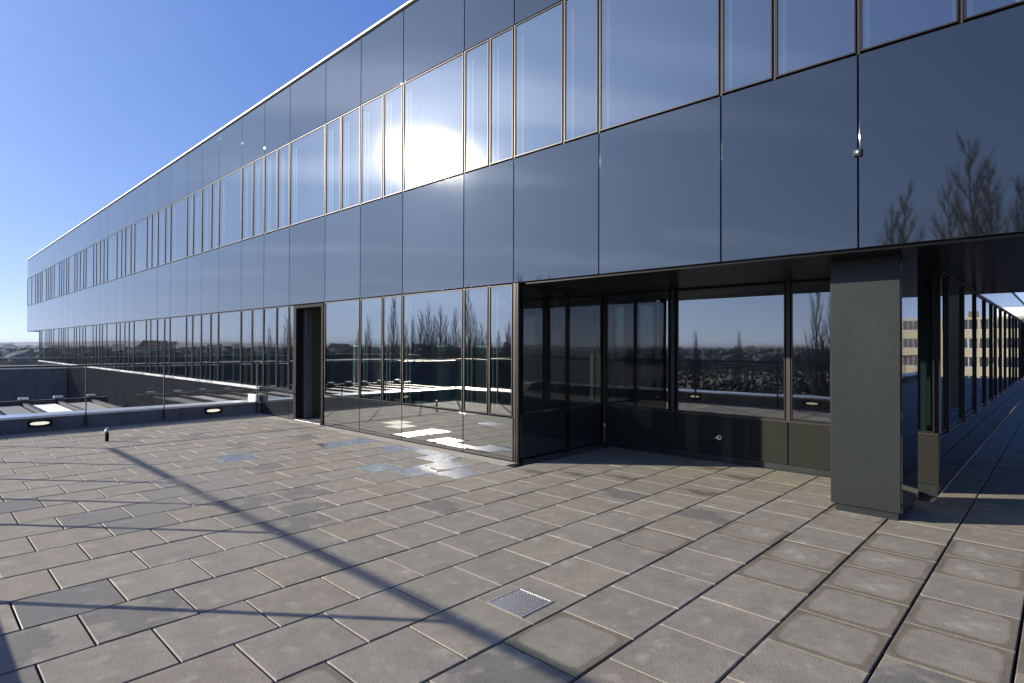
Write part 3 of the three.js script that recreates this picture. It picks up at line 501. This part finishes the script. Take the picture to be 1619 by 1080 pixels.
{
  const MZ = -6.0075, spec = [ // azimuth, elevation of the top as mirrored in the glass, distance
    [-66.5, 1.8, 82], [-64.8, 2.8, 78], [-63.6, 2.0, 95], [-58.6, 1.6, 92], [-57.6, 2.8, 78], [-55.3, 5.0, 64], [-53.9, 2.4, 88], [-53.3, 3.0, 84], [-52.4, 3.6, 86], [-51.8, 4.2, 80], [-51.2, 3.2, 92], [-50.6, 4.1, 84], [-50.0, 3.2, 88], [-49.2, 3.9, 80], [-48.0, 5.9, 62], [-47.3, 2.9, 86], [-46.7, 2.5, 90], [-46.0, 2.7, 90], [-45.0, 1.6, 100], [-44.0, 2.6, 100], [-42.8, 7.4, 52], [-41.0, 7.1, 54], [-40.0, 7.0, 56],
    [-27.4, 1.7, 90], [-23.5, 1.6, 90], [-19.1, 2.4, 80], [-17.0, 6.8, 58], [-15.4, 6.5, 58], [-10.6, 11.6, 40], [-9.4, 13.2, 40], [-6.6, 13.2, 41], [-5.3, 16.6, 39], [-4.2, 14.2, 40], [-2.4, 13.0, 40], [0.6, 13.5, 41], [3.5, 14.5, 40]];
  const count = [];
  spec.forEach(([az, el, d], i) => {
    const a = az * Math.PI / 180, x = Math.sin(a) * d, z = MZ + Math.cos(a) * d, top = 1.65 + Math.tan(el * Math.PI / 180) * d, s = (top - GY) / 20, v = poplars[i % 5];
    const zone = az < -54 ? 0 : az < -43 ? 1 : az < -30 ? 2 : az < -14 ? 3 : 4, k = (count[zone] = (count[zone] || 0) + 1), nth = ['', 'first', 'second', 'third', 'fourth', 'fifth', 'sixth', 'seventh', 'eighth', 'ninth', 'tenth', 'eleventh', 'twelfth', 'thirteenth', 'fourteenth', 'fifteenth'][k];
    const lbl = nth + ' bare poplar from the left ' + ['mirrored in the glass beside the open doorway', 'in the dense row mirrored in the wide ground-floor windows', 'whose tip shows in the panel above the recess', 'mirrored in the recess window', 'mirrored in the dark panel at the upper right'][zone], grp = 'bare poplars behind the terrace';
    const t = thing('poplar_tree', lbl, 'tree', [x, GY, z], i * 1.7, grp); const wd = s * (el > 10 ? 0.9 : 0.52 + 0.22 * (i * 0.618 % 1)); t.scale.set(wd, s, wd);
    mesh('trunk', v[0], M.bark, t); mesh('crown', v[1], M.bark, t);
  });
}
{ // dark mass of shrubs and conifers below the poplars
  const leaf = new THREE.IcosahedronGeometry(1, 0), p = leaf.attributes.position, r = rng(5); for (let i = 0; i < p.count; i++) { const k = 0.8 + 0.4 * hash(Math.round(p.getX(i) * 50), Math.round(p.getY(i) * 50), Math.round(p.getZ(i) * 50)); p.setXYZ(i, p.getX(i) * k, p.getY(i) * k, p.getZ(i) * k); } leaf.computeVertexNormals();
  const n = 60000, im = new THREE.InstancedMesh(leaf, std({ color: rgb(0.026, 0.034, 0.026), roughness: 1 }), n), m = new THREE.Matrix4(), q = new THREE.Quaternion(), c = new THREE.Color();
  for (let i = 0; i < n; i++) {
    const a = (-95 + 120 * r()) * Math.PI / 180, d = 38 + 240 * Math.pow(r(), 1.4), cell = vnoise(Math.sin(a) * d * 0.07, Math.cos(a) * d * 0.07, 44), h = (1.5 + 6.6 * cell) * (0.75 + 0.25 * r()), y = GY + h * Math.pow(r(), 0.6);
    q.setFromEuler(new THREE.Euler(r() * 6, r() * 6, r() * 6)); const s = 0.10 + 0.24 * r(); m.compose(new THREE.Vector3(Math.sin(a) * d, y, MZ0() + Math.cos(a) * d), q, new THREE.Vector3(s, s * 0.8, s)); im.setMatrixAt(i, m); const k = 0.7 + 0.5 * r(); im.setColorAt(i, c.setRGB(k, k * (0.9 + 0.2 * r()), k)); }
  function MZ0() { return -6; }
  im.name = 'shrub_mass'; im.castShadow = im.receiveShadow = true; im.userData = { kind: 'stuff', label: 'dark shrubs and conifers below the terrace, mirrored under the horizon', category: 'shrubs' }; scene.add(im);
}
{ // distant woods out to the horizon, one dark mass
  const blob = new THREE.IcosahedronGeometry(1, 1), p = blob.attributes.position, r = rng(15); for (let i = 0; i < p.count; i++) { const k = 0.75 + 0.5 * hash(Math.round(p.getX(i) * 40), Math.round(p.getY(i) * 40), Math.round(p.getZ(i) * 40)); p.setXYZ(i, p.getX(i) * k, p.getY(i) * k, p.getZ(i) * k); } blob.computeVertexNormals();
  const n = 3600, im = new THREE.InstancedMesh(blob, std({ color: rgb(0.085, 0.088, 0.075), roughness: 1 }), n), m = new THREE.Matrix4(), q = new THREE.Quaternion();
  for (let i = 0; i < n; i++) { let a, d, c; do { a = (-118 + 150 * r()) * Math.PI / 180; d = 280 + 2400 * Math.pow(r(), 1.3); c = fbm(Math.sin(a) * d * 0.006, Math.cos(a) * d * 0.006, 58, 3); } while (c < 0.5); const s = 2 + 3 * r(); q.setFromEuler(new THREE.Euler(0, r() * 6, 0)); m.compose(new THREE.Vector3(Math.sin(a) * d, GY + s * 0.6, Math.cos(a) * d), q, new THREE.Vector3(s * 1.2, s * (0.9 + 0.6 * r()), s * 1.2)); im.setMatrixAt(i, m); }
  im.name = 'distant_wood'; im.castShadow = im.receiveShadow = true; im.userData = { kind: 'stuff', label: 'far-off dark woods along the hazy horizon', category: 'wood' }; scene.add(im);
}
{ // pale office block beyond the passage, seen mirrored in the wing's glass
  const t = thing('office_block', 'pale four-storey block with ribbon windows mirrored in the passage glazing', 'building', [0, GY, -118]);
  const X0 = -34, X1 = 19, storeys = 5, hs = 3.15, top = 15.7;
  for (let s = 0; s <= storeys; s++) { const y0 = s === 0 ? 0 : s * hs - 0.85 + 0.4; mesh('wall_band', bx(X0, X1, y0, s === storeys ? top : s * hs + 1.0, -12, 0), M.render, t); }
  for (let s = 0; s < storeys; s++) {
    const y0 = s * hs + 1.0, y1 = (s + 1) * hs - 0.45;
    for (let x = X0; x < X1 - 1; x += 2.65) { mesh('pier', bx(x, x + 0.42, y0, y1, -0.3, -0.004), M.render, t); const w = mesh('window', bx(x + 0.42, x + 2.65, y0, y1, -0.25, -0.16), M.farWindow, t); mesh('frame', [bx(x + 1.1, x + 1.16, y0, y1, -0.155, -0.1), bx(x + 1.85, x + 1.91, y0, y1, -0.155, -0.1), bx(x + 0.42, x + 2.65, y0 + 0.02, y0 + 0.07, -0.153, -0.1)], M.white, w); }
  }
  mesh('roof_house', bx(-2, 6, top, top + 1.6, -9, -3), M.white, t); mesh('roof_house', bx(9, 10.6, top, top + 1.2, -6, -4), M.olive, t); mesh('end_wall', bx(X1, X1 + 0.3, 0, top + 0.02, -12.01, 0.02), M.tan, t);
  const c = thing('concrete_column', 'tan square column at the end of the passage, mirrored in the glazing', 'column', [0.1, -0.05, -13.6]); mesh('shaft', rb(-0.13, 0.13, 0, 4.6, -0.13, 0.13, 0.01), M.tan, c); mesh('base_plate', rb(-0.2, 0.2, 0, 0.06, -0.2, 0.2, 0.01), M.zinc, c);
}
{ // far town
  const r = rng(77), wallM = [rgb(0.6, 0.57, 0.5), rgb(0.7, 0.68, 0.64), rgb(0.45, 0.42, 0.38), rgb(0.55, 0.45, 0.36)].map((c) => std({ color: c, roughness: 0.9 })), roofM = [rgb(0.26, 0.09, 0.05), rgb(0.12, 0.11, 0.11), rgb(0.32, 0.14, 0.08)].map((c) => std({ color: c, roughness: 0.9 }));
  for (let i = 0; i < 90; i++) {
    const a = (i < 40 ? -100 + 26 * r() : -76 + 74 * r()) * Math.PI / 180, d = (i < 40 ? 1300 : 500) + 1400 * r(), w = 9 + 16 * r(), dp = 8 + 6 * r(), h = 5 + 7 * r() * r() + (r() < 0.12 ? 7 : 0), flat = r() < 0.35;
    const t = thing('far_house', flat ? 'tiny flat-roofed building in the hazy town on the horizon' : 'tiny pitched-roof house in the hazy town on the horizon', 'house', [Math.sin(a) * d, GY, Math.cos(a) * d], r() * 3.1, flat ? 'flat roofs of the far town' : 'pitched roofs of the far town');
    mesh('wall', bx(-w / 2, w / 2, 0, h, -dp / 2, dp / 2), wallM[i % 4], t);
    if (flat) mesh('roof', bx(-w / 2 - 0.2, w / 2 + 0.2, h, h + 0.4, -dp / 2 - 0.2, dp / 2 + 0.2), wallM[(i + 1) % 4], t);
    else { const s = new THREE.Shape([[-dp / 2 - 0.4, 0], [dp / 2 + 0.4, 0], [0, dp * 0.42]].map((p) => new THREE.Vector2(...p))), g = new THREE.ExtrudeGeometry(s, { depth: w + 0.6, bevelEnabled: false }); g.translate(0, 0, -w / 2 - 0.3); g.rotateY(Math.PI / 2); g.translate(0, h, 0); mesh('roof', g, roofM[i % 3], t); }
  }
}
scene.fog = new THREE.FogExp2(new THREE.Color().setRGB(0.74, 0.84, 1.0), 0.00018);
scene.traverse((o) => { if (o.isMesh) { o.castShadow = true; o.receiveShadow = true; } });
renderer.render(scene, camera);
